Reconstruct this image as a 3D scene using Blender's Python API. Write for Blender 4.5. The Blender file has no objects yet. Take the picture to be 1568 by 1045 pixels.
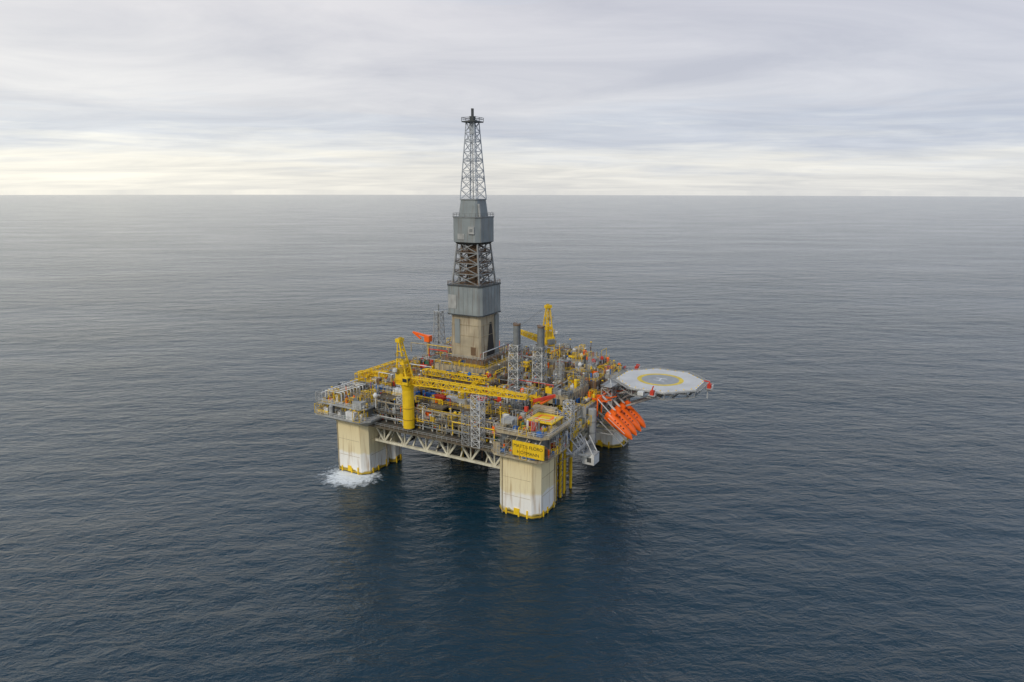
import bpy, math, random
from mathutils import Vector, Matrix
R = random.Random(7)
sc = bpy.context.scene
H = 100.0
# ------------------------------------------------------------------ materials
MATS = {}
def nd(nt, t, **kw):
    n = nt.nodes.new(t)
    for k, v in kw.items(): setattr(n, k, v)
    return n
def wm(name, col, rough=0.6, metal=0.0, var=0.35, rust=0.25, rcol=(0.16,0.085,0.04), scale=0.5):
    m = bpy.data.materials.new(name); m.use_nodes = True
    nt = m.node_tree; L = nt.links.new
    b = nt.nodes['Principled BSDF']
    tc = nd(nt,'ShaderNodeTexCoord')
    n1 = nd(nt,'ShaderNodeTexNoise'); n1.inputs['Scale'].default_value = scale; n1.inputs['Detail'].default_value = 6
    L(tc.outputs['Object'], n1.inputs['Vector'])
    mp = nd(nt,'ShaderNodeMapping'); mp.inputs['Scale'].default_value = (1.3,1.3,0.12)
    L(tc.outputs['Object'], mp.inputs['Vector'])
    n2 = nd(nt,'ShaderNodeTexNoise'); n2.inputs['Scale'].default_value = 1.0; n2.inputs['Detail'].default_value = 5
    L(mp.outputs['Vector'], n2.inputs['Vector'])
    r1 = nd(nt,'ShaderNodeValToRGB'); r1.color_ramp.elements[0].position=.3; r1.color_ramp.elements[1].position=.7
    d = 1-var
    r1.color_ramp.elements[0].color=(col[0]*d,col[1]*d,col[2]*d,1); r1.color_ramp.elements[1].color=(*col,1)
    L(n1.outputs['Fac'], r1.inputs['Fac'])
    r2 = nd(nt,'ShaderNodeValToRGB'); r2.color_ramp.elements[0].position=.5; r2.color_ramp.elements[1].position=.72
    r2.color_ramp.elements[0].color=(0,0,0,1); r2.color_ramp.elements[1].color=(rust,rust,rust,1)
    L(n2.outputs['Fac'], r2.inputs['Fac'])
    mx = nd(nt,'ShaderNodeMix', data_type='RGBA'); L(r2.outputs['Color'], mx.inputs[0]); L(r1.outputs['Color'], mx.inputs[6]); mx.inputs[7].default_value=(*rcol,1)
    L(mx.outputs[2], b.inputs['Base Color'])
    b.inputs['Roughness'].default_value = rough; b.inputs['Metallic'].default_value = metal
    MATS[name]=m; return m
wm('white',(0.74,0.74,0.70),rust=.2,var=.3); wm('lgrey',(0.43,0.435,0.41)); wm('grey',(0.22,0.235,0.23)); wm('dgrey',(0.06,0.07,0.07))
wm('steel',(0.32,0.33,0.32),rough=.45,metal=.3); wm('yellow',(0.90,0.58,0.008),rust=.14,var=.2); wm('yellowd',(0.58,0.38,0.02),rust=.45)
wm('orange',(0.97,0.15,0.010),rust=.0,var=.06,rough=.35); wm('red',(0.68,0.05,0.02),rust=.1); wm('brown',(0.19,0.115,0.06),rust=.6)
wm('beige',(0.48,0.40,0.25),rust=.5); wm('blue',(0.03,0.16,0.48),rust=.1); wm('black',(0.015,0.015,0.017),rust=0)
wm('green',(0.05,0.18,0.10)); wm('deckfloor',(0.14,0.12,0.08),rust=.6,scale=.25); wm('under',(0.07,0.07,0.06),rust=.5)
wm('glass',(0.02,0.03,0.04),rough=.1,rust=0)
wm('cladding',(0.27,0.30,0.295),rust=.35,var=.25,scale=.2); wm('claddingb',(0.48,0.41,0.28),rust=.75,var=.4,scale=.15)
wm('heli_grey',(0.60,0.59,0.55),rust=.1,var=.18,scale=.2); wm('heli_mid',(0.34,0.35,0.34),rust=.1,var=.2); wm('heli_yel',(0.80,0.58,0.05),rust=.1)
wm('latt',(0.50,0.53,0.55),rust=.2,var=.2)
def colmat():
    m = bpy.data.materials.new('column_paint'); m.use_nodes=True; nt=m.node_tree; L=nt.links.new; b=nt.nodes['Principled BSDF']
    tc=nd(nt,'ShaderNodeTexCoord'); sx=nd(nt,'ShaderNodeSeparateXYZ'); L(tc.outputs['Object'],sx.inputs[0])
    n=nd(nt,'ShaderNodeTexNoise'); n.inputs['Scale'].default_value=.22; n.inputs['Detail'].default_value=5; L(tc.outputs['Object'],n.inputs['Vector'])
    ma=nd(nt,'ShaderNodeMath',operation='MULTIPLY_ADD'); L(n.outputs['Fac'],ma.inputs[0]); ma.inputs[1].default_value=5; L(sx.outputs['Z'],ma.inputs[2])
    mr=nd(nt,'ShaderNodeMapRange'); L(ma.outputs[0],mr.inputs[0]); mr.inputs[1].default_value=2.5; mr.inputs[2].default_value=22.5
    cr=nd(nt,'ShaderNodeValToRGB'); L(mr.outputs[0],cr.inputs['Fac']); e=cr.color_ramp.elements
    e[0].position=.03; e[0].color=(.03,.03,.015,1); e[1].position=.06; e[1].color=(.48,.38,.10,1)
    for p,c in ((.09,(.82,.81,.76,1)),(.36,(.83,.80,.71,1)),(.41,(.80,.70,.44,1)),(1,(.76,.63,.36,1))):
        x=e.new(p); x.color=c
    mp=nd(nt,'ShaderNodeMapping'); mp.inputs['Scale'].default_value=(1.1,1.1,.09); L(tc.outputs['Object'],mp.inputs['Vector'])
    n2=nd(nt,'ShaderNodeTexNoise'); n2.inputs['Detail'].default_value=6; n2.inputs['Scale'].default_value=1; L(mp.outputs[0],n2.inputs['Vector'])
    r2=nd(nt,'ShaderNodeValToRGB'); r2.color_ramp.elements[0].position=.52; r2.color_ramp.elements[1].position=.78
    r2.color_ramp.elements[0].color=(0,0,0,1); r2.color_ramp.elements[1].color=(.7,.7,.7,1); L(n2.outputs['Fac'],r2.inputs['Fac'])
    mx=nd(nt,'ShaderNodeMix',data_type='RGBA'); L(r2.outputs['Color'],mx.inputs[0]); L(cr.outputs['Color'],mx.inputs[6]); mx.inputs[7].default_value=(.36,.21,.07,1)
    L(mx.outputs[2],b.inputs['Base Color']); b.inputs['Roughness'].default_value=.6
    MATS['column']=m
colmat()

# ------------------------------------------------------------------ mesh builder
class MB:
    def __init__(s): s.v=[]; s.f=[]; s.m=[]; s.names=[]
    def mi(s,mat):
        if mat not in s.names: s.names.append(mat)
        return s.names.index(mat)
    def add(s,vs,fs,mat):
        o=len(s.v); s.v+= [tuple(x) for x in vs]; k=s.mi(mat)
        for f in fs: s.f.append([i+o for i in f]); s.m.append(k)
    def box(s,x0,y0,z0,x1,y1,z1,mat):
        vs=[(x0,y0,z0),(x1,y0,z0),(x1,y1,z0),(x0,y1,z0),(x0,y0,z1),(x1,y0,z1),(x1,y1,z1),(x0,y1,z1)]
        s.add(vs,[(0,3,2,1),(4,5,6,7),(0,1,5,4),(1,2,6,5),(2,3,7,6),(3,0,4,7)],mat)
    def beam(s,p,q,w,mat,n=4,w2=None):
        p=Vector(p); q=Vector(q); d=q-p
        if d.length<1e-4: return
        d.normalize(); up=Vector((0,0,1)) if abs(d.z)<.95 else Vector((1,0,0))
        u=d.cross(up).normalized(); t=u.cross(d); w2=w if w2 is None else w2
        k = math.sqrt(2) if n==4 else 1
        vs=[];off=math.pi/4 if n==4 else 0
        for c,ww in ((p,w),(q,w2)):
            for i in range(n):
                an=off+2*math.pi*i/n
                vs.append(c+(u*math.cos(an)+t*math.sin(an))*ww*.5*k)
        fs=[(i,(i+1)%n,n+(i+1)%n,n+i) for i in range(n)]+[tuple(range(n))[::-1],tuple(range(n,2*n))]
        s.add(vs,fs,mat)
    def cyl(s,p,q,d,mat,n=12,d2=None): s.beam(p,q,d,mat,n,d2)
    def prism(s,poly,z0,z1,mat,poly2=None):
        poly2=poly2 or poly; n=len(poly)
        vs=[(x,y,z0) for x,y in poly]+[(x,y,z1) for x,y in poly2]
        s.add(vs,[(i,(i+1)%n,n+(i+1)%n,n+i) for i in range(n)]+[tuple(range(n))[::-1],tuple(range(n,2*n))],mat)
    def rail(s,pts,z,mat='lgrey',h=1.2,step=2.0,w=.09,closed=False):
        P=[Vector((x,y,z)) for x,y in pts]
        if closed: P.append(P[0])
        for a,b in zip(P,P[1:]):
            for hh in (h,h*.55): s.beam(a+Vector((0,0,hh)),b+Vector((0,0,hh)),w,mat)
            k=max(1,int((b-a).length/step))
            for i in range(k+1):
                c=a.lerp(b,i/k); s.beam(c,c+Vector((0,0,h)),w,mat)
    def lattice(s,cx,cy,z0,z1,s0,s1,n,w,mat,bw=None,x=True):
        bw=bw or w*.6
        def ring(t):
            h=(s0+(s1-s0)*t)/2; z=z0+(z1-z0)*t
            return [Vector((cx+i*h,cy+j*h,z)) for i,j in ((-1,-1),(1,-1),(1,1),(-1,1))]
        pr=None
        for k in range(n+1):
            r=ring(k/n)
            for i in range(4): s.beam(r[i],r[(i+1)%4],bw,mat)
            if pr:
                for i in range(4):
                    s.beam(pr[i],r[i],w,mat)
                    s.beam(pr[i],r[(i+1)%4],bw,mat)
                    if x: s.beam(pr[(i+1)%4],r[i],bw,mat)
            pr=r
    def boom(s,p,q,w,n,mat,t=.25,w2=None):
        p=Vector(p);q=Vector(q);d=(q-p).normalized();u=d.cross(Vector((0,0,1))).normalized();v=u.cross(d);w2=w2 or w
        pr=None
        for k in range(n+1):
            c=p.lerp(q,k/n); h=(w+(w2-w)*k/n)/2
            r=[c+u*i*h+v*j*h for i,j in ((-1,-1),(1,-1),(1,1),(-1,1))]
            for i in range(4): s.beam(r[i],r[(i+1)%4],t*.7,mat)
            if pr:
                for i in range(4):
                    s.beam(pr[i],r[i],t,mat); s.beam(pr[i] if k%2 else pr[(i+1)%4], r[(i+1)%4] if k%2 else r[i],t*.7,mat)
            pr=r
    def obj(s,name,parent,smooth=False):
        me=bpy.data.meshes.new(name); me.from_pydata(s.v,[],s.f)
        for n in s.names: me.materials.append(MATS[n])
        me.polygons.foreach_set('material_index',s.m)
        if smooth: me.polygons.foreach_set('use_smooth',[True]*len(s.f))
        me.update(); o=bpy.data.objects.new(name,me); sc.collection.objects.link(o)
        o.parent=parent; return o
ANG=math.atan2(.872,.49)
FRAME = Matrix.Translation((7.9,195.2,0))@Matrix.Rotation(ANG,4,'Z')
def empty(name,loc=(0,0,0),rz=0.0):
    e=bpy.data.objects.new(name,None); sc.collection.objects.link(e)
    e.matrix_world=FRAME@Matrix.Translation(loc)@Matrix.Rotation(rz,4,'Z'); return e
def chpoly(x0,y0,x1,y1,c):
    return [(x0+c,y0),(x1-c,y0),(x1,y0+c),(x1,y1-c),(x1-c,y1),(x0+c,y1),(x0,y1-c),(x0,y0+c)]

# ================================================================== OIL PLATFORM
plat=empty('oil_platform')
cm=MB()
CO=[(0,0),(0,69),(69,0),(69,69)]
for (x,y) in CO:
    cm.prism(chpoly(x-.4,y-.4,x+14.4,y+14.4,2.2),-6,18.5,'column')
    cm.prism(chpoly(x-.4,y-.4,x+14.4,y+14.4,2.2),18.5,20.3,'column',chpoly(x-1.6,y-1.6,x+15.6,y+15.6,2.4))
cm.prism(chpoly(14,67.5,19.5,80,1.),-6,17.5,'column')
cm.obj('columns',plat)
cf=MB()
for (x,y) in CO:
    cf.prism(chpoly(x-.55,y-.55,x+14.55,y+14.55,2.3),.4,.9,'yellowd')
    for k in (3,6,10.5):
        cf.box(x-.7,y+k,-1,x-.4,y+k+.5,R.choice((2.0,2.6)),'yellow'); cf.box(x+k,y-.7,-1,x+k+.5,y-.4,R.choice((2.0,2.6)),'yellow')
    cf.box(x-.7,y+6.5,.5,x-.4,y+8,2.6,'yellow')
    cf.cyl((x-.6,y+12.2,0),(x-.6,y+12.2,19),.3,'beige',8); cf.cyl((x+11,y-.65,0),(x+11,y-.65,19),.4,'beige',8)
    for z in (7,13): cf.box(x+2.4,y-.5,z,x+11.6,y-.39,z+.1,'beige')
    for z in (6.5,12.5): cf.box(x-.46,y+2.2,z,x-.39,y+11.8,z+.08,'beige')
cf.prism(chpoly(13.9,67.4,19.6,80.1,1.),.4,1.,'yellowd')
for k in (15,17.5): cf.box(k,67.1,-1,k+.4,67.5,2.4,'yellow')
for i,(a,b,d,m) in enumerate([(15.5,1.2,.9,'yellowd'),(17,2.2,.7,'beige'),(18.6,1.,1.0,'yellow'),(20.4,2.4,.6,'brown'),(22,1.2,.8,'yellow'),(24.2,1.8,.7,'yellowd'),(27,1,1.0,'yellow'),(16.2,4,.8,'brown'),(19.5,4.5,.8,'yellowd'),(30,3,.6,'beige')]):
    cf.cyl((a,b,-4 if i<8 else 3),(a,b,19.6),d,m,10)
for z in (6,12): cf.beam((14,1.6,z),(28,1.6,z),.35,'yellowd')
for z in range(2,18,2): cf.beam((14.5,-.4,z),(17,-.4,z+1),.12,'brown')
for i in range(14):
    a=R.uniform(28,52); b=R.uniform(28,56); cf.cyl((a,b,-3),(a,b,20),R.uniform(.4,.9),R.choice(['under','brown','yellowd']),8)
cf.obj('fenders_and_caissons',plat)
tr=MB()
def truss(p,q,zb,zt,n,w,mat):
    p=Vector(p);q=Vector(q)
    tr.beam((p.x,p.y,zb),(q.x,q.y,zb),w,mat); tr.beam((p.x,p.y,zt),(q.x,q.y,zt),w,mat)
    for i in range(n):
        c=p.lerp(q,i/n); d=p.lerp(q,(i+.5)/n); e=p.lerp(q,(i+1)/n)
        tr.beam((c.x,c.y,zt),(d.x,d.y,zb),w*.75,mat); tr.beam((d.x,d.y,zb),(e.x,e.y,zt),w*.75,mat)
        tr.beam((d.x,d.y,zb),(d.x,d.y,zt),w*.5,mat)
wm('cream',(0.76,0.71,0.54),rust=.22)
truss((5.5,14,0),(5.5,69,0),12.2,18.6,6,.85,'cream')
truss((14,5,0),(69,5,0),12.2,18.6,6,.85,'cream')
truss((78,14,0),(78,69,0),12.2,19,6,.95,'cream')
truss((14,78,0),(69,78,0),12.2,19,6,.95,'cream')
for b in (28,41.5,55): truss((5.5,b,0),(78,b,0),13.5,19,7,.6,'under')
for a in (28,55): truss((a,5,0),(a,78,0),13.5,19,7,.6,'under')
for b in range(17,68,5): tr.beam((5.5,b,12.2),(14,b+2,19),.45,'cream')
tr.obj('truss_girders',plat)

dk=MB()
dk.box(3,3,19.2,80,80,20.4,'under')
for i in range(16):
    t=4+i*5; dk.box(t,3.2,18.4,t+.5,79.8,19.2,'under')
dk.box(0.5,12,19.0,3,70,19.6,'deckfloor')
dk.box(13,0,19.0,69,3,19.6,'deckfloor')
for (a0,a1) in ((14,29),(31,48),(50,74)):
    for (b0,b1,m) in ((12,24,'grey'),(25.5,38,'dgrey'),(39,53,'grey'),(54.5,72,'beige')):
        dk.box(a0+R.uniform(0,3),b0,20.4,a1,b1,27.2,R.choice([m,'dgrey','grey']))
dk.box(10.5,11.5,27.2,77,75,28.0,'deckfloor')
for (b0,b1) in ((12,20),(24,33),(40,46),(58,69)): dk.box(7,b0,27.3,10.5,b1,27.9,'deckfloor')
dk.prism(chpoly(-3.5,-4,17,16,2.5),20.3,20.9,'beige'); dk.prism(chpoly(0.5,-1,15,14,1.5),20.9,27.4,'grey'); dk.prism(chpoly(-2.5,-4,16.5,15,2),27.4,28.1,'beige')
dk.prism(chpoly(1,67,18,84,2),18.3,21.5,'lgrey',chpoly(-5,64,20,90,3)); dk.prism(chpoly(-5,64,20,90,3),21.5,22.1,'lgrey')
dk.box(-1,68,22.1,17,86,25.6,'grey'); dk.prism(chpoly(-3.5,66,20,89,2.),25.6,26.2,'lgrey')
dk.prism(chpoly(66,-3,85,16,2.5),20.3,21,'beige'); dk.box(67,-1,21,83,15,29,'lgrey')
dk.prism(chpoly(66,66,86,86,2.5),20.3,21,'beige'); dk.box(68,68,21,83,83,28,'grey')
UP=[(24,32,28,54,62,33,'brown'),(28,36,33,50,58,37,'beige'),(30,38,37,46,56,39.5,'brown'),
 (56,6,28,76,30,33,'beige'),(60,8,33,74,26,35.5,'lgrey'),(62,-2,28,72,8,32,'lgrey'),(58,34,28,74,60,32.5,'grey'),
 (30,4,28,48,12,31.5,'beige'),(50,2,28,58,14,32,'brown'),(32,14,28,46,28,31,'grey'),(16,14,28,30,28,30.5,'dgrey'),
 (14,32,28,22,48,29.6,'grey'),(14,50,28,24,62,30.6,'brown'),(30,66,28,50,76,32,'brown'),(54,64,28,72,78,33,'beige'),
 (12,66,28,26,74,30.5,'lgrey'),(20,0.5,22,30,8,25,'beige'),(34,-1,21,46,5,27,'lgrey'),(48,-1,22,60,4,28,'beige'),(20,-2,20.4,66,3,21,'beige')]
for u in UP: dk.box(*u)
for u in UP:
    a0,b0,z0,a1,b1,z1,m=u
    dk.rail([(a0+.2,b0+.2),(a1-.2,b0+.2),(a1-.2,b1-.2),(a0+.2,b1-.2)],z1,closed=True,mat=R.choice(['lgrey','yellow','yellow']),w=.12)
    k=a0+1
    while k<a1-1: dk.box(k,b0-.12,z0,k+.18,b0,z1,'grey' if m!='grey' else 'lgrey'); k+=R.uniform(1.5,2.5)
    k=b0+1
    while k<b1-1: dk.box(a0-.12,k,z0,a0,k+.18,z1,'grey' if m!='grey' else 'lgrey'); k+=R.uniform(1.5,2.5)
    for _ in range(4):
        k=R.uniform(a0+.5,a1-1.6); dk.box(k,b0-.2,z0+.1,k+1,b0-.121,z0+2.1,R.choice(['dgrey','white','blue','brown']))
        k=R.uniform(b0+.5,b1-1.6); dk.box(a0-.2,k,z0+.1,a0-.121,k+1,z0+2.1,R.choice(['dgrey','white','blue','brown']))
dk.obj('decks_and_modules',plat)

rl=MB()
rl.rail([(.6,14),(.6,68)],19.6); rl.rail([(15,0.1),(68,.1)],19.6)
rl.rail([(10.6,11.7),(76.8,11.7),(76.8,74.8),(10.6,74.8)],28,closed=True,mat='yellow')
rl.rail(chpoly(-2.4,-3.9,16.4,14.9,2),28.1,closed=True,mat='white'); rl.rail(chpoly(-3.4,-3.9,16.9,15.9,2.5),20.9,closed=True)
rl.rail(chpoly(-4.9,64.1,19.9,89.9,3),22.1,closed=True,mat='white'); rl.rail(chpoly(-3.4,66.1,19.9,88.9,2),26.2,closed=True,mat='white')
rl.rail(chpoly(66.1,-2.9,84.9,15.9,2.5),21,closed=True)
for b in range(14,70,4):
    rl.beam((4,b,19.6),(4,b,28),.35,R.choice(['lgrey','beige','white'])); rl.beam((9.3,b,20.4),(9.3,b,28),.45,'beige')
    if b%8==2: rl.beam((4,b,20),(4,b+4,27.5),.25,'beige')
rl.beam((4,13,23.9),(4,70,23.9),.3,'beige'); rl.beam((4,13,27.6),(4,70,27.6),.35,'beige')
for (b0,b1,z) in ((15,27,23.6),(29,40,24.4),(43,50,22.8),(54,66,23.9)):
    rl.box(3,b0,z,9,b1,z+.2,'deckfloor'); rl.rail([(3.1,b0),(3.1,b1)],z+.2,mat=R.choice(['yellow','white','lgrey']))
for a in range(16,68,4):
    rl.beam((a,1,19.6),(a,1,28),.4,R.choice(['lgrey','beige','white'])); rl.beam((a,9.3,20.4),(a,9.3,28),.5,'beige')
rl.beam((15,1,24.2),(68,1,24.2),.35,'beige'); rl.beam((15,1,27.8),(68,1,27.8),.4,'beige')
rl.obj('posts_and_railings',plat)

# --- clutter
cl=MB()
COLS=['lgrey']*6+['grey']*7+['white']*6+['dgrey']*9+['beige']*6+['brown']*9+['yellow']*8+['yellowd']*4+['steel']*4+['blue']*4+['red']*4+['green']+['orange']*3
def topz(a,b):
    z=28.0 if (10.5<a<77 and 11.5<b<75) else None
    if -2<a<16 and -3.5<b<14: z=28.1
    if -3<a<19.5 and 66.5<b<88.5: z=max(z or 0,26.2) if z else 26.2
    for u in UP:
        if u[0]<a<u[3] and u[1]<b<u[4]: z=max(z or 0,u[5])
    return z
def item(a,b,z,hm=3.0):
    m=R.choice(COLS); t=R.random()
    if t<.42:
        w,d,h=R.uniform(.4,2.4),R.uniform(.4,2.8),R.uniform(.4,hm)
        cl.box(a,b,z,a+w,b+d,z+h,m)
        if R.random()<.5: cl.box(a+.15*w,b+.15*d,z+h,a+.6*w,b+.5*d,z+h+R.uniform(.2,.8),R.choice(COLS))
        if R.random()<.3: cl.rail([(a,b),(a+w,b)],z+h,mat=R.choice(['white','yellow']))
    elif t<.56:
        d=R.uniform(.4,1.6); h=R.uniform(.8,hm+1); cl.cyl((a,b,z),(a,b,z+h),d,m,12); cl.cyl((a,b,z+h),(a,b,z+h+.3*d),d,m,12,d*.3)
    elif t<.66:
        d=R.uniform(.6,1.6); l=R.uniform(2,5); k=R.random()<.5
        q=(a+l,b,z+d*.6) if k else (a,b+l,z+d*.6); cl.cyl((a,b,z+d*.6),q,d,m,12)
    elif t<.84:
        s=R.uniform(1.2,3.); h=R.uniform(1.5,hm+2); cl.lattice(a,b,z,z+h,s,s,max(1,int(h/2)),.13,R.choice(['white','lgrey','grey','yellow','beige']),.09,False)
    else:
        h=R.uniform(2,hm+3.5); cl.beam((a,b,z),(a,b,z+h),.16,m); cl.box(a-.3,b-.3,z+h,a+.3,b+.3,z+h+.3,R.choice(['white','grey','yellow']))
n=0
while n<1500:
    a,b=R.uniform(-2,79),R.uniform(-3,88); z=topz(a,b)
    if z is None or (26<a<50 and 36<b<58) or (3<a<14.5 and -2<b<8): continue
    item(a,b,z,2.2 if z>31 else 2.8); n+=1
for _ in range(190): item(R.uniform(4,13),R.uniform(14,68),20.4,2.6)
for _ in range(110): item(R.uniform(3.4,8),R.uniform(15,65),24,2.4)
for _ in range(130): item(R.uniform(15,68),R.uniform(1.5,11),20.4,3.4)
for _ in range(70): item(R.uniform(15,66),R.uniform(-1.5,2.4),21.0,2.6)
for _ in range(60): item(R.uniform(-4,0),R.uniform(66,87),22.1,2.4)
for _ in range(40): item(R.uniform(-3,0),R.uniform(-3,13),20.9,3.4)
for _ in range(30): item(R.uniform(1,15),R.uniform(-3.4,-1.4),20.9,3.4)
for _ in range(360):
    a,b=R.uniform(8,76),R.uniform(8,76); z=topz(a,b)
    if z is None: continue
    l=R.uniform(4,18); zz=z+R.uniform(.4,3.0); d=R.uniform(.14,.45); m=R.choice(['lgrey','steel','beige','yellow','yellow','brown','grey','white','red'])
    k=R.random()<.5; q=(min(a+l,78),b,zz) if k else (a,min(b+l,77),zz)
    cl.cyl((a,b,zz),q,d,m,6); cl.cyl((a,b,zz),(a,b,z-1),d,m,6); cl.cyl(q,(q[0],q[1],z-1),d,m,6)
for _ in range(70):
    z=R.uniform(20.8,27.2); a=R.uniform(2.4,10); b0=R.uniform(13,60); b1=min(68,b0+R.uniform(4,22)); d=R.uniform(.14,.42); m=R.choice(['beige','lgrey','steel','brown','white','grey','yellow','dgrey'])
    cl.cyl((a,b0,z),(a,b1,z),d,m,6); zz=R.uniform(20,27); cl.cyl((a,b0,z),(a,b0,zz),d,m,6); cl.cyl((a,b1,z),(a,b1,R.uniform(20,27)),d,m,6)
    b=R.uniform(.4,8); a0=R.uniform(15,55); a1=min(67,a0+R.uniform(4,20)); cl.cyl((a0,b,z),(a1,b,z),d,R.choice(['beige','lgrey','yellowd','steel','white','brown']),6); cl.cyl((a0,b,z),(a0,b,zz),d,m,6)
for i in range(24): cl.cyl((16.5+i*.55,28,30.9),(16.5+i*.55,14.5,30.9),.35,R.choice(['brown','grey','dgrey','steel']),6)
for i in range(5): cl.beam((15,15+i*3.2,32.4),(31,15+i*3.2,32.4),.45,'lgrey')
cl.boom((24,60,34.5),(24,33,34.5),1.8,14,'yellow',.28); cl.boom((12,36,31.5),(24,36,33.5),1.5,7,'yellow',.26); cl.boom((50,30,35),(50,56,35),1.6,12,'yellow',.26)
cl.boom((22,10,31.5),(22,31,32.5),1.4,10,'yellow',.24)
for (a,b) in ((24,58),(24,46),(24,35),(50,31),(50,54),(22,12),(22,28)): cl.beam((a,b,28),(a,b,34),.35,'yellow')
cl.boom((14,84,31.5),(36,80,33),2.2,12,'yellow'); cl.boom((20,74,32.5),(20,88,31),1.6,8,'yellow')
for a in (16,24,32): cl.beam((a,81,27),(a,81,32),.35,'yellow')
cl.box(14,77,30,30,84,30.3,'yellowd')
for i in range(9):
    cl.cyl((-2+i*1.6,84.5,27.6),(-2+i*1.6,84.5,30.2),.35,'white',8); cl.cyl((-2+i*1.6,84.5,30.2),(-2+i*1.6,77,30.2),.4,'white',8); cl.cyl((-2+i*1.6,77,30.2),(-2+i*1.6,77,26.2),.4,'white',8)
cl.cyl((-2.5,86,29),(12,86,29),.8,'white',10); cl.cyl((-2.5,82,31),(12,82,31),.5,'white',10)
cl.box(-4.6,69,22.1,-1.5,73,24.8,'white'); cl.box(-3.2,67,26.2,0,71,28.4,'lgrey')
for (a,b,m) in [(11,54,'blue'),(13,47,'blue'),(11.5,43,'red'),(12,33,'white'),(18,64,'blue'),(62,30,'white'),(54,18,'blue'),(13,38,'white'),(11,60,'white'),(15,28.5,'red'),(47,14,'orange'),(48,24,'blue'),(52,60,'red')]:
    z=topz(a,b) or 28; cl.box(a,b,z,a+2.4,b+4.5,z+2.4,m)
    for i in range(9): cl.box(a-.08,b+.2+i*.5,z+.1,a-.001,b+.4+i*.5,z+2.3,m)
cl.lattice(1.8,22.5,19.6,37,3.2,3.2,8,.17,'white',.11)
cl.lattice(1.8,26.5,19.6,30,2.8,2.8,5,.15,'lgrey',.1)
for i in range(7): cl.beam((.3,21+3*(i%2),20+i*2.2),(3.3,21+3*((i+1)%2),22.2+i*2.2),.4,'lgrey')
cl.lattice(21,-.5,20.4,33,2.8,2.8,6,.16,'white',.11); cl.lattice(58,-2,20,31,3,3,5,.16,'white',.11)
cl.lattice(6,56,20,30,3,3,5,.16,'white',.11)
cl.box(4.5,-2.5,30.2,13,6.5,30.5,'yellow'); cl.box(6.2,-.6,30.504,11.3,4.6,30.52,'orange'); cl.box(7,.2,30.524,10.5,3.8,30.53,'yellow')
for (a,b) in ((5,-2),(12.5,-2),(5,6),(12.5,6)): cl.beam((a,b,28),(a,b,30.2),.35,'yellowd')
cl.rail([(4.6,-2.4),(12.9,-2.4),(12.9,6.4),(4.6,6.4)],30.5,mat='white',closed=True)
cl.box(0,9,28.1,4,13,31,'lgrey'); cl.box(13.5,1,28.1,16,9,32,'beige')
cl.cyl((36,-2.6,11),(36,-2.6,26.5),2.8,'lgrey',16); cl.cyl((39,-2.4,13),(39,-2.4,25),1.3,'steel',12)
for z in (14,18,22): cl.cyl((36,-2.6,z),(36,-2.6,z+.3),3.1,'steel',16)
cl.box(15,-5.5,17,29,-3.4,17.3,'steel'); cl.rail([(15,-5.4),(29,-5.4)],17.3,mat='white')
for a in (16,21,26): cl.beam((a,-4.4,17),(a,-1,20.3),.3,'white'); cl.beam((a,-5.2,17),(a,0,14),.25,'lgrey')
cl.box(23,-9,11.6,27.5,-4.8,15,'white'); cl.box(23.4,-9.2,15,27.2,-4.6,15.3,'lgrey'); cl.box(22.95,-8,12.4,23,-6.5,14,'dgrey')
for q in ((23.3,-8.5),(27,-8.5),(23.3,-5.2),(27,-5.2)): cl.beam((*q,15),(q[0],q[1]+3,20.3),.25,'white')
cl.beam((14,-3,18),(24,-8,14.6),.5,'lgrey')
cl.cyl((17,8,32),(20,4,34.5),1.0,'orange',10); cl.beam((20,4,34.5),(15,9.5,33.2),.9,'red')
cl.box(66,2,32,68,5,33.8,'red'); cl.box(60,28,33,62,30,35,'orange'); cl.box(44,-3,27,46,0,28.5,'orange'); cl.cyl((34,52,33.5),(34,56,33.5),1.6,'red',10); cl.cyl((22,30,30),(22,32,30),2,'red',12)
for (a,b,z) in [(1,64,30),(64,14,37),(70,20,37),(58,12,35)]:
    cl.cyl((a,b,z-4),(a,b,z),.3,'white',8); cl.cyl((a,b,z),(a,b,z+.7),1.4,'white',14,1.7); cl.cyl((a,b,z+.7),(a,b,z+1.5),1.7,'white',14,.5)
cl.obj('deck_equipment',plat)

sg=empty('platform_name_sign')
s=MB(); s.box(-3.75,-4.0,21.8,-3.45,6.8,26.4,'yellow')
for y in (-4.0,6.65): s.box(-3.80,y,21.8,-3.76,y+.15,26.4,'yellowd')
for y in (-2,2.5,6): s.beam((-3.45,y,26),(-1,y,27.4),.25,'beige'); s.beam((-3.45,y,22.5),(0.5,y,22.5),.25,'beige')
s.obj('sign_board',sg)
for i,t in enumerate(('MATTIS FLORO','NORMANN')):
    cu=bpy.data.curves.new('t','FONT'); cu.body=t; cu.size=1.45; cu.align_x='CENTER'; cu.extrude=.01
    o=bpy.data.objects.new('t',cu); sc.collection.objects.link(o)
    dg=bpy.context.evaluated_depsgraph_get(); me=bpy.data.meshes.new_from_object(o.evaluated_get(dg)); bpy.data.objects.remove(o)
    me.materials.clear(); me.materials.append(MATS['black'])
    t2=bpy.data.objects.new('lettering_%d'%(i+1),me); sc.collection.objects.link(t2); t2.parent=sg
    t2.matrix_local=Matrix(((0,0,-1,-3.78),(-1,0,0,1.4),(0,1,0,24.5-i*1.95),(0,0,0,1)))

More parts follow.
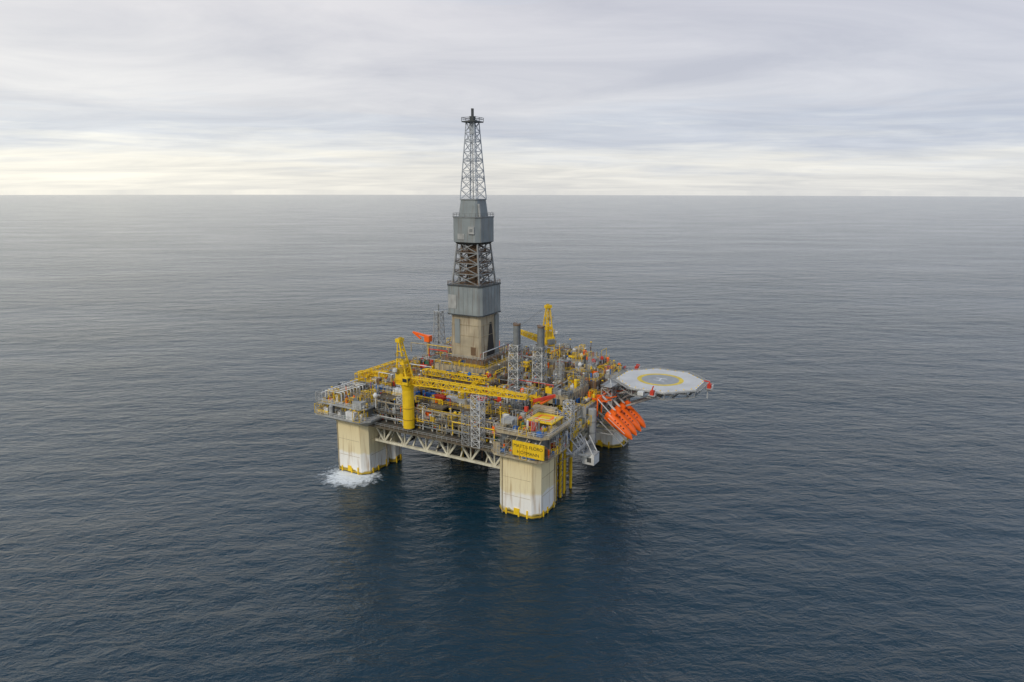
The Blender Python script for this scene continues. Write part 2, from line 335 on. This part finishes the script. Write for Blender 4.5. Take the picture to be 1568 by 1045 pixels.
# ================================================================== DERRICK
de=empty('drilling_derrick',(38,46.5,0)); d=MB()
def sq(h,c): return chpoly(-h,-h,h,h,c)
d.prism(sq(8,1),36,39.6,'brown',sq(7.2,1)); d.rail(sq(8.6,1),37,closed=True,mat='yellow')
d.prism(sq(6.6,.7),39.3,56,'claddingb',sq(6.3,.7))
d.prism(sq(7.5,1.2),56,66.2,'cladding',sq(7.5,1.2)); d.prism(sq(7.7,1.2),55.6,56,'dgrey'); d.prism(sq(7.7,1.2),66.2,66.6,'dgrey')
for k in range(-6,7,2):
    d.box(k-.05,-7.56,56.1,k+.05,-7.48,66.1,'grey'); d.box(-7.56,k-.05,56.1,-7.48,k+.05,66.1,'grey')
for z in (44,48,52): d.box(-6.62,-5.8,z,-6.4,5.8,z+.12,'beige'); d.box(-5.8,-6.62,z,5.8,-6.4,z+.12,'beige')
d.box(-6.75,2.2,45,-6.3,4.4,54,'cladding'); d.box(-6.7,-4.5,41,-6.3,-2.5,44,'brown'); d.box(-7.65,3,58,-7.4,6.5,63,'lgrey')
d.add([(-2.2,-6.72,39.7),(3.4,-6.72,39.7),(1.5,-6.5,52.5),(.4,-6.5,52.5),(-2.2,-6.2,39.7),(3.4,-6.2,39.7),(1.5,-6.2,52.5),(.4,-6.2,52.5)],[(0,1,2,3),(0,3,7,4),(1,5,6,2),(3,2,6,7)],'black')
d.box(3.6,-6.9,39.6,6.3,-6.3,55,'cladding')
d.lattice(0,0,66.6,82,11.5,8.6,4,.5,'steel',.3)
d.lattice(0,0,66.6,82,8,6,5,.25,'brown',.2); d.box(-1.4,-1.4,66.6,1.4,1.4,82,'brown')
for i in range(12):
    x,y=R.uniform(-4,4),R.uniform(-4,4); d.cyl((x,y,66.6),(x*.8,y*.8,R.uniform(74,82)),R.uniform(.2,.5),R.choice(['dgrey','brown','steel','brown']),6)
for z in (70.5,74.4,78.2): d.prism(sq(5.2-(z-66)*.07,.3),z,z+.2,'brown'); d.rail(sq(5.4-(z-66)*.07,.3),z+.2,closed=True,mat='brown')
d.rail(sq(7.4,.9),66.6,closed=True,mat='brown')
d.cyl((-3.8,4.2,66.6),(-2.5,3.4,82),1.0,'steel',10)
d.prism(sq(5.9,1.6),82,90.6,'cladding',sq(5.9,1.6)); d.prism(sq(4.4,1),81,82,'dgrey',sq(5.9,1.6)); d.prism(sq(6.05,1.6),90.6,91,'grey')
d.box(-6.05,0.2,83,-5.8,3,85,'lgrey'); d.box(-6.5,-4.2,85,-5.9,-1.8,87.6,'lgrey'); d.box(-6.6,-3.6,85.8,-6.5,-2.4,86.8,'grey')
d.rail(sq(5.9,1.4),91,closed=True,mat='grey')
d.prism(sq(4.1,.6),91,96.8,'cladding',sq(3.5,.6)); d.prism(sq(3.7,.6),96.8,97.1,'grey'); d.cyl((-3,-4.6,91),(-3,-4.2,95.5),.9,'lgrey',8)
d.lattice(0,0,97.1,123.5,6.8,3.3,8,.28,'latt',.15)
d.cyl((0,0,97),(0,0,123),.35,'steel',8); d.beam((1.2,-1.2,97),(.7,-.7,122),.22,'latt'); d.beam((-1.4,.6,97),(-.6,.4,122),.18,'latt')
for z in (104,110,116.5): d.rail(sq(3.2-(z-97)*.055,.2),z,closed=True,mat='latt',w=.12)
d.prism(sq(.9,.2),119.5,123.6,'latt')
d.box(-2.8,-2.8,123.5,2.8,2.8,123.9,'dgrey'); d.rail([(-2.8,-2.8),(2.8,-2.8),(2.8,2.8),(-2.8,2.8)],123.9,closed=True,mat='dgrey',w=.12)
d.box(-.8,-.8,123.9,.8,.8,125.6,'dgrey'); d.box(-.35,-.35,125.6,.35,.35,128.2,'dgrey')
d.obj('tower',de)

# ================================================================== CRANES
def crane(name,loc,zp0,zp1,rz,boom_el,blen,mast=14,lean=2.5):
    e=empty(name,loc,rz); c=MB()
    c.cyl((0,0,zp0),(0,0,zp1-2),3.9,'yellow',20); c.cyl((0,0,zp1-2),(0,0,zp1),3.9,'yellow',20,4.9)
    for z in (zp0+3,zp0+7): c.cyl((0,0,z),(0,0,z+.25),4.2,'yellowd',20)
    c.prism(chpoly(-2.6,-2.6,2.6,3.6,.7),zp1,zp1+.6,'yellow'); z=zp1+.6
    c.box(-2.2,.2,z,2.2,3.4,z+3,'yellow'); c.box(-1.6,3.4,z+.3,1.6,4.8,z+2.3,'grey'); c.box(-3.2,-2.4,z-.2,-1.5,-.2,z+2.4,'yellow'); c.box(-3.26,-2.2,z+.8,-3.2,-.4,z+2,'glass'); c.box(-3.,-2.48,z+.8,-1.7,-2.4,z+2,'glass')
    for s_ in (-1,1):
        c.beam((s_*1.8,-1.2,z),(s_*.7,lean,z+mast),.5,'yellow',4,.35); c.beam((s_*1.8,3.2,z),(s_*.7,lean+.6,z+mast),.45,'yellow',4,.3)
        for t in (.25,.5,.75): c.beam((s_*(1.8-1.1*t),-1.2+(lean+1.2)*t,z+mast*t),(s_*(1.8-1.1*t),3.2+(lean-2.6)*t,z+mast*t),.3,'yellow')
    for t in (.2,.35,.5,.65,.8,.95):
        w=1.8-1.1*t; yy=-1.2+(lean+1.2)*t; c.beam((-w,yy,z+mast*t),(w,yy,z+mast*t),.3,'yellow')
        if t<.9: c.beam((-w,yy,z+mast*t),(w,-1.2+(lean+1.2)*(t+.15),z+mast*(t+.15)),.22,'yellow')
    c.box(-1.3,lean-.6,z+mast-.5,1.3,lean+1.2,z+mast+.7,'yellow'); c.cyl((-.5,lean,z+mast+.6),(.5,lean,z+mast+.6),1.2,'yellowd',12)
    c.box(-1.9,.4,z+3,1.9,2.8,z+5,'yellowd'); c.rail(chpoly(-2.9,-2.9,2.9,3.9,.7),z,closed=True,mat='yellow',w=.14); c.box(-1.5,.6,z+6,1.5,1.8,z+7.2,'yellow')
    c.box(-2.8,lean-3,z+mast*.62,-1.2,lean,z+mast*.62+.2,'grey'); c.rail([(-2.8,lean-3),(-2.8,lean),(1.4,lean+.8)],z+mast*.62+.2,mat='yellowd')
    c.cyl((-3.4,2.5,z+4),(-3.4,2.5,z+5),1.5,'white',12); c.beam((-2.2,2.5,z+3),(-3.4,2.5,z+4),.25,'grey')
    c.rail([(-2,0.2),(2,.2),(2,3.2),(-2,3.2)],z+5,mat='yellow',closed=True)
    p=Vector((0,-2.4,z+.8)); q=p+Vector((0,-math.cos(boom_el),math.sin(boom_el)))*blen
    c.boom(p,q,2.2,max(8,int(blen/2.)),'yellow',.3,1.3)
    m=p.lerp(q,.97); top=Vector((0,lean,z+mast+.5))
    for s_ in (-.5,.5): c.beam(top+Vector((s_,0,0)),m+Vector((s_,0,.6)),.05,'grey')
    c.cyl(q+Vector((-.7,0,0)),q+Vector((.7,0,0)),1.3,'yellowd',10); c.beam(q,q+Vector((0,0,-3)),.1,'dgrey'); c.box(-.5,q.y-.5,q.z-4.5,.5,q.y+.5,q.z-3,'red')
    c.obj('crane_body',e); return e
crane('pedestal_crane',(2,50.5,0),21,36.5,0,math.radians(1),43)
crane('pedestal_crane',(75,35,0),25,37.5,math.radians(150),math.radians(1),22,mast=15.5,lean=1.0)

e=empty('flare_mast',(55,75,0)); c=MB(); c.lattice(0,0,31,51,4.0,2.6,7,.22,'lgrey',.13); c.box(-1.6,-1.6,51,1.6,1.6,51.3,'lgrey'); c.cyl((0,0,51),(0,0,54),.5,'grey',8); c.cyl((1,1,28),(1,1,50),.6,'steel',8); c.obj('mast',e)
e=empty('knuckle_boom_crane',(50,77,0)); c=MB(); c.cyl((0,0,31),(0,0,39),1.5,'beige',12); c.box(-1.2,-1.2,39,1.2,1.2,41.5,'orange'); c.beam((0,0,41),(-1,7,42.5),1.0,'orange',4,.6); c.beam((-1,7,42.5),(-1,3,40),.6,'orange'); c.obj('crane_body',e)
def stack(loc,zt,n):
    e=empty('exhaust_stack',loc); c=MB(); c.lattice(0,0,29,zt-7,4.0,3.4,6,.22,'white',.13)
    for (x,y,dd) in ((-.6,-.6,2.1),(1.0,.9,1.2),(1.1,-1,.6))[:n]:
        c.cyl((x,y,29),(x,y,zt-9),dd*.55,'steel',14); c.cyl((x,y,zt-9),(x,y,zt),dd,'grey',14); c.cyl((x,y,zt),(x,y,zt+.5),dd*1.15,'brown',14)
    for z in (33,37,41,45): c.box(-2.2,-2.2,z,2.2,2.2,z+.15,'grey'); c.rail([(-2.2,-2.2),(2.2,-2.2),(2.2,2.2),(-2.2,2.2)],z+.15,closed=True,mat='lgrey')
    c.obj('stack',e)
stack((32,25.5,0),54,3); stack((37,18.5,0),53,3)
e=empty('vent_tower',(40,12,0)); c=MB(); c.lattice(0,0,31,40,2.4,2.4,5,.16,'lgrey',.11); c.cyl((0,0,31),(0,0,41.5),.8,'lgrey',10); c.obj('tower',e)

# ================================================================== HELIDECK
he=empty('helideck',(58,-19.4,0)); c=MB(); c2=MB(); zt=34
def oc(r,n=8,off=math.pi/8): return [(r*math.cos(off+2*math.pi*i/n),r*math.sin(off+2*math.pi*i/n)) for i in range(n)]
c.prism(oc(15.6),zt-.9,zt,'white'); c.prism(oc(15.2),zt,zt+.004,'heli_grey')
def ring(ri,ro,z,mat,n=64):
    vs=[(r*math.cos(2*math.pi*i/n),r*math.sin(2*math.pi*i/n),z) for r in (ri,ro) for i in range(n)]
    c.add(vs,[(i,n+i,n+(i+1)%n,(i+1)%n) for i in range(n)],mat)
ring(0.001,7.0,zt+.012,'heli_mid'); ring(6.6,8.2,zt+.02,'heli_yel')
for (x,y,w,h) in ((-1.6,0,.5,4),(1.6,0,.5,4),(0,0,2.7,.5)): c.box(x-w/2,y-h/2,zt+.02,x+w/2,y+h/2,zt+.032,'white')
o8=oc(15.2); o9=oc(17.4)
for i in range(8):
    p1,p2=Vector((*o8[i],zt-.5)),Vector((*o8[(i+1)%8],zt-.5)); q1,q2=Vector((*o9[i],zt-.1)),Vector((*o9[(i+1)%8],zt-.1))
    c.beam(q1,q2,.2,'lgrey')
    for k in range(13):
        t=k/12; c.beam(p1.lerp(p2,t),q1.lerp(q2,t),.12,'lgrey')
    for t in (.35,.7): c.beam(p1.lerp(q1,t),p2.lerp(q2,t),.07,'lgrey')
    for k in range(4): 
        w=p1.lerp(p2,(k+.5)/4); c.box(w.x-.15,w.y-.15,zt,w.x+.15,w.y+.15,zt+.25,'yellow')
    c.beam((*oc(15)[i],zt-3),(*oc(15)[(i+1)%8],zt-3),.3,'lgrey'); c.beam((*oc(15)[i],zt-.9),(*oc(15)[i],zt-3),.3,'lgrey')
    m1=Vector(oc(15)[i]).lerp(Vector(oc(15)[(i+1)%8]),.5); c.beam((m1.x,m1.y,zt-.9),(*oc(15)[i],zt-3),.2,'lgrey'); c.beam((m1.x,m1.y,zt-.9),(*oc(15)[(i+1)%8],zt-3),.2,'lgrey')
for k in range(-12,13,4):
    L_=math.sqrt(15*15-k*k)*.93; c.beam((k,-L_,zt-1.6),(k,L_,zt-1.6),.55,'steel'); c.beam((-L_,k,zt-2.7),(L_,k,zt-2.7),.5,'steel')
    for j in range(-12,13,4):
        if j*j+k*k<180: c.beam((k,j,zt-2.7),(k,j,zt-1),.25,'steel')
c.obj('landing_deck',he)
for (x,y,X,Y,Z) in ((-8,6,-6,18,27),(0,8,0,19,24),(8,6,8,19,24),(-8,-4,-6,17,21),(2,-6,2,17,20.5),(9,-4,10,18,21),(-8,6,0,19,21),(8,6,0,19,20.8)):
    c2.cyl((x,y,zt-2.8),(X,Y,Z),.75,'lgrey',8)
c2.box(-9,13,zt-3,9,19,zt-2.4,'steel'); c2.lattice(-9,16,21,zt-3,4,4,4,.3,'lgrey'); c2.lattice(6,17.5,21,zt-3,4,4,4,.3,'lgrey')
c2.box(-15,12.8,zt-1.2,-9,15.5,zt-1,'lgrey'); c2.rail([(-15,12.8),(-9,15.5)],zt-1,mat='white')
for (x,y) in ((12,13),(-16.8,-2.5),(1,-17.2)):
    c2.box(x-1.2,y-1.2,zt-1.2,x+1.2,y+1.2,zt-.9,'lgrey'); c2.box(x-.8,y-.6,zt-.9,x+.8,y+.6,zt+.6,'red'); c2.cyl((x,y,zt+.6),(x,y,zt+1.3),.4,'red',8); c2.beam((x,y,zt+1.3),(x+(-.12*x),y-.12*y,zt+1.5),.35,'red'); c2.rail([(x-1.2,y-1.2),(x+1.2,y-1.2),(x+1.2,y+1.2)],zt-.9,mat='white')
c2.box(2.5,-17.8,zt-2.5,4.5,-16,zt-.6,'white'); c2.box(-17.4,.5,zt-1.6,-15.5,2.5,zt-.4,'white'); c2.beam((2,-16.5,zt-5),(2,-16.5,zt-1),.3,'white')
c2.obj('deck_supports',he)

# ================================================================== LIFEBOATS
def lifeboat(loc):
    e=empty('lifeboat',loc); prof=[(-6.0,.6,.6,.2),(-5.8,1.3,1.35,.15),(-4.4,1.6,1.75,.1),(-1,1.7,1.85,0),(2.4,1.6,1.7,-.1),(4.6,1.2,1.35,-.2),(6.0,.65,.7,-.35),(6.6,.12,.15,-.45)]
    n=20; c=MB(); vs=[];fs=[]
    for (t,rx,rz,o) in prof:
        for i in range(n):
            an=2*math.pi*i/n; z_=math.sin(an); vs.append((rx*math.cos(an),-t,o+rz*(z_ if z_>0 else z_*.85)))
    for k in range(len(prof)-1):
        for i in range(n): fs.append((k*n+i,k*n+(i+1)%n,(k+1)*n+(i+1)%n,(k+1)*n+i))
    fs.append(tuple(range(n))); fs.append(tuple(range((len(prof)-1)*n,len(prof)*n))[::-1])
    c.add(vs,fs,'orange'); hull=c.obj('hull',e,True)
    w=MB(); w.prism(chpoly(-.8,2.9,.8,5.1,.3),1.5,2.8,'orange',chpoly(-.6,3.1,.6,4.9,.3)); w.box(-.45,2.82,2.0,.45,2.95,2.6,'glass')
    for k in range(4):
        for s_ in (-1,1): w.box(s_*1.48-.12,-2.2+k*1.3,.85,s_*1.48+.12,-1.8+k*1.3,1.2,'glass')
    w.box(-1.76,-3.6,-.1,-1.62,4.2,.06,'white'); w.box(1.62,-3.6,-.1,1.76,4.2,.06,'white')
    w.cyl((0,5.9,-.6),(0,6.6,-.6),1.0,'dgrey',10); w.box(-.12,1,-2.,.12,5.6,-1.3,'orange')
    w.obj('fittings',e)
    M=e.matrix_world.copy(); e.matrix_world=M@Matrix.Rotation(math.radians(37),4,'X')
    return e
for i,a in enumerate((41.6,46.3,51.0,55.7)):
    lifeboat((a,-10.4,20.2))
    g=empty('lifeboat_launch_ramp'); c=MB()
    for s_ in (-2.0,2.0):
        c.beam((a+s_,-13,13.8),(a+s_,0,24.6),.28,'lgrey'); c.beam((a+s_,-3,29.2),(a+s_,-3,23),.35,'orange' if i==0 else 'white'); c.beam((a+s_,-9,17.0),(a+s_,0,17),.25,'lgrey'); c.beam((a+s_,-3,29.2),(a+s_,-8,24.5),.25,'white')
    for t in (0,.33,.66,1): c.beam((a-2.,-13+13*t,13.6+10.8*t),(a+2.,-13+13*t,13.6+10.8*t),.22,'lgrey')
    c.beam((a-2.,-3,29.2),(a+2.,-3,29.2),.35,'orange'); c.box(a-1.7,-2,25.6,a+1.7,1,26,'steel'); c.beam((a-1.8,-3.4,28),(a+1.2,-7,28.6),.3,'orange'); c.beam((a-2,-1,29),(a+2,-5,27.4),.6,'orange')
    c.obj('ramp_frame',g)

# ================================================================== SEA
RE=6371000.0
rads=[0]; r=6.0
while r<60000: rads.append(r); r*=1.12
n=160; vs=[(0,0,0)]; fs=[]
for r in rads[1:]:
    for i in range(n): vs.append((r*math.cos(2*math.pi*i/n),r*math.sin(2*math.pi*i/n),-r*r/(2*RE)))
for i in range(n): fs.append((0,1+i,1+(i+1)%n))
for k in range(len(rads)-2):
    o=1+k*n
    for i in range(n): fs.append((o+i,o+n+i,o+n+(i+1)%n,o+(i+1)%n))
me=bpy.data.meshes.new('sea_water'); me.from_pydata(vs,[],fs); me.polygons.foreach_set('use_smooth',[True]*len(fs)); me.update()
sea=bpy.data.objects.new('sea_water',me); sc.collection.objects.link(sea)
m=bpy.data.materials.new('water'); m.use_nodes=True; nt=m.node_tree; L=nt.links.new; b=nt.nodes['Principled BSDF']
tc=nd(nt,'ShaderNodeTexCoord')
def noise(scl,rot,scale,detail,rough=.55,dist=0.0):
    mp=nd(nt,'ShaderNodeMapping'); mp.inputs['Scale'].default_value=(*scl,1); mp.inputs['Rotation'].default_value=(0,0,math.radians(rot)); L(tc.outputs['Object'],mp.inputs['Vector'])
    x=nd(nt,'ShaderNodeTexNoise'); x.inputs['Scale'].default_value=scale; x.inputs['Detail'].default_value=detail; x.inputs['Roughness'].default_value=rough; x.inputs['Distortion'].default_value=dist
    L(mp.outputs[0],x.inputs['Vector']); return x.outputs['Fac']
def math_(op,a,b_=None,c_=None):
    x=nd(nt,'ShaderNodeMath',operation=op)
    for i,v in enumerate((a,b_,c_)):
        if v is None: continue
        if isinstance(v,(int,float)): x.inputs[i].default_value=v
        else: L(v,x.inputs[i])
    return x.outputs[0]
sw=noise((.5,1.),-20,.07,2,.5); ch=noise((.5,1.),-24,.30,5,.62,.5); ch2=noise((.6,1),8,1.1,4,.6); patch=noise((.35,1),-14,.010,5)
h=math_('MULTIPLY',sw,2.0); h=math_('MULTIPLY_ADD',ch,1.15,h); h=math_('MULTIPLY_ADD',ch2,.24,h)
pm=nd(nt,'ShaderNodeMapRange'); L(patch,pm.inputs[0]); pm.inputs[1].default_value=.35; pm.inputs[2].default_value=.65; pm.inputs[3].default_value=.45; pm.inputs[4].default_value=1.3
h=math_('MULTIPLY',h,pm.outputs[0])
bp=nd(nt,'ShaderNodeBump'); bp.inputs['Strength'].default_value=1; bp.inputs['Distance'].default_value=1.0; L(h,bp.inputs['Height']); L(bp.outputs[0],b.inputs['Normal'])
fc=FRAME@Vector((-3,77,0))
def foam(c,rad):
    x=nd(nt,'ShaderNodeVectorMath',operation='DISTANCE'); L(tc.outputs['Object'],x.inputs[0]); x.inputs[1].default_value=c
    r_=nd(nt,'ShaderNodeMapRange'); L(x.outputs['Value'],r_.inputs[0]); r_.inputs[1].default_value=rad*.15; r_.inputs[2].default_value=rad; r_.inputs[3].default_value=1; r_.inputs[4].default_value=0; return r_.outputs[0]
fn=noise((1,1),0,.35,8,.75,1.0)
f1=math_('ADD',math_('MULTIPLY',foam(fc,16),.36),fn); f2=math_('ADD',math_('MULTIPLY',foam(FRAME@Vector((-2,69,0)),13),.26),f1)
fr=nd(nt,'ShaderNodeMapRange'); L(f2,fr.inputs[0]); fr.inputs[1].default_value=.70; fr.inputs[2].default_value=.9
b.inputs['IOR'].default_value=1.37
mx=nd(nt,'ShaderNodeMix',data_type='RGBA'); L(fr.outputs[0],mx.inputs[0]); mx.inputs[6].default_value=(.004,.026,.042,1); mx.inputs[7].default_value=(.75,.8,.82,1); L(mx.outputs[2],b.inputs['Base Color'])
ro=nd(nt,'ShaderNodeMapRange'); L(fr.outputs[0],ro.inputs[0]); ro.inputs[3].default_value=.11; ro.inputs[4].default_value=.9; L(ro.outputs[0],b.inputs['Roughness'])
me.materials.append(m)

# ================================================================== SKY
w=bpy.data.worlds.new('World'); sc.world=w; w.use_nodes=True; nt=w.node_tree; L=nt.links.new; bg=nt.nodes['Background']; bg.inputs['Strength'].default_value=.1
SUN=Vector((-.45,-.70,.62)).normalized()
sk=nd(nt,'ShaderNodeTexSky'); sk.sky_type='NISHITA'; sk.sun_disc=False; sk.sun_elevation=math.asin(SUN.z); sk.sun_rotation=math.atan2(SUN.x,SUN.y)%(2*math.pi)
tc=nd(nt,'ShaderNodeTexCoord'); sx=nd(nt,'ShaderNodeSeparateXYZ'); L(tc.outputs['Generated'],sx.inputs[0])
zc=math_('MAXIMUM',sx.outputs['Z'],0.0); inv=math_('DIVIDE',1.0,math_('ADD',zc,.07))
pv=nd(nt,'ShaderNodeVectorMath',operation='SCALE'); L(tc.outputs['Generated'],pv.inputs[0]); L(inv,pv.inputs['Scale'])
def wnoise(src,scl,scale,detail,rough=.55,dist=0.,loc=(0,0,0)):
    mp=nd(nt,'ShaderNodeMapping'); mp.inputs['Scale'].default_value=scl; mp.inputs['Location'].default_value=loc; L(src,mp.inputs['Vector'])
    x=nd(nt,'ShaderNodeTexNoise'); x.inputs['Scale'].default_value=scale; x.inputs['Detail'].default_value=detail; x.inputs['Roughness'].default_value=rough; x.inputs['Distortion'].default_value=dist; L(mp.outputs[0],x.inputs['Vector']); return x.outputs['Fac']
n1=wnoise(pv.outputs[0],(.8,1.,0),.55,7,.55,.5,(3,1,0)); n2=wnoise(pv.outputs[0],(.6,1,0),.9,8,.6,.6,(0,5,2)); n3=wnoise(tc.outputs['Generated'],(1.8,1.8,30),2.4,7,.6,.3,(1,5,2))
zz=math_('MULTIPLY_ADD',math_('SUBTRACT',n1,.5),.08,sx.outputs['Z']); zz=math_('MULTIPLY_ADD',math_('SUBTRACT',n3,.5),.10,zz)
cr=nd(nt,'ShaderNodeValToRGB'); L(zz,cr.inputs['Fac']); e=cr.color_ramp.elements
e[0].position=0; e[0].color=(.80,.79,.75,1); e[1].position=1; e[1].color=(.40,.46,.63,1)
for p,c in ((.03,(.87,.855,.80,1)),(.052,(.78,.79,.79,1)),(.078,(.62,.655,.725,1)),(.115,(.68,.69,.73,1)),(.24,(.69,.69,.735,1)),(.33,(.64,.75,.88,1)),(.5,(.58,.70,.86,1)),(.68,(.44,.51,.70,1))):
    x=e.new(p); x.color=c
vr=nd(nt,'ShaderNodeValToRGB'); L(n2,vr.inputs['Fac']); e=vr.color_ramp.elements; e[0].position=.32; e[0].color=(.85,.86,.90,1); e[1].position=.66; e[1].color=(1.1,1.09,1.08,1)
mu=nd(nt,'ShaderNodeMix',data_type='RGBA',blend_type='MULTIPLY'); mu.inputs[0].default_value=1; L(cr.outputs[0],mu.inputs[6]); L(vr.outputs[0],mu.inputs[7])
az=nd(nt,'ShaderNodeMapRange'); L(sx.outputs['X'],az.inputs[0]); az.inputs[1].default_value=-.8; az.inputs[2].default_value=.6
ar=nd(nt,'ShaderNodeValToRGB'); L(az.outputs[0],ar.inputs['Fac']); e=ar.color_ramp.elements; e[0].position=0; e[0].color=(1.36,1.33,1.22,1); e[1].position=1; e[1].color=(.94,.955,.985,1)
x=e.new(.5); x.color=(1,.995,.985,1)
mu2=nd(nt,'ShaderNodeMix',data_type='RGBA',blend_type='MULTIPLY'); mu2.inputs[0].default_value=1; L(mu.outputs[2],mu2.inputs[6]); L(ar.outputs[0],mu2.inputs[7])
v=nd(nt,'ShaderNodeVectorMath',operation='SCALE'); L(mu2.outputs[2],v.inputs[0]); v.inputs['Scale'].default_value=10
mm=nd(nt,'ShaderNodeMix',data_type='RGBA'); mm.inputs[0].default_value=.94; L(sk.outputs[0],mm.inputs[6]); L(v.outputs[0],mm.inputs[7]); L(mm.outputs[2],bg.inputs['Color'])
sl=bpy.data.lights.new('sun','SUN'); sl.energy=1.5; sl.angle=math.radians(10); sl.color=(1,.91,.76); so=bpy.data.objects.new('sun',sl); sc.collection.objects.link(so)
so.rotation_euler=SUN.to_track_quat('Z','Y').to_euler()

# ================================================================== CAMERA
cd=bpy.data.cameras.new('camera'); cd.sensor_width=36; cd.lens=24; cd.clip_start=1; cd.clip_end=200000
co=bpy.data.objects.new('camera',cd); sc.collection.objects.link(co); co.location=(0,0,H)
co.matrix_world=Matrix.Translation((0,0,H))@Matrix.Rotation(math.radians(90-12.4),4,'X')@Matrix.Rotation(math.radians(.1),4,'Z'); sc.camera=co
sc.view_settings.view_transform='Standard'; sc.view_settings.look='None'; sc.view_settings.exposure=0
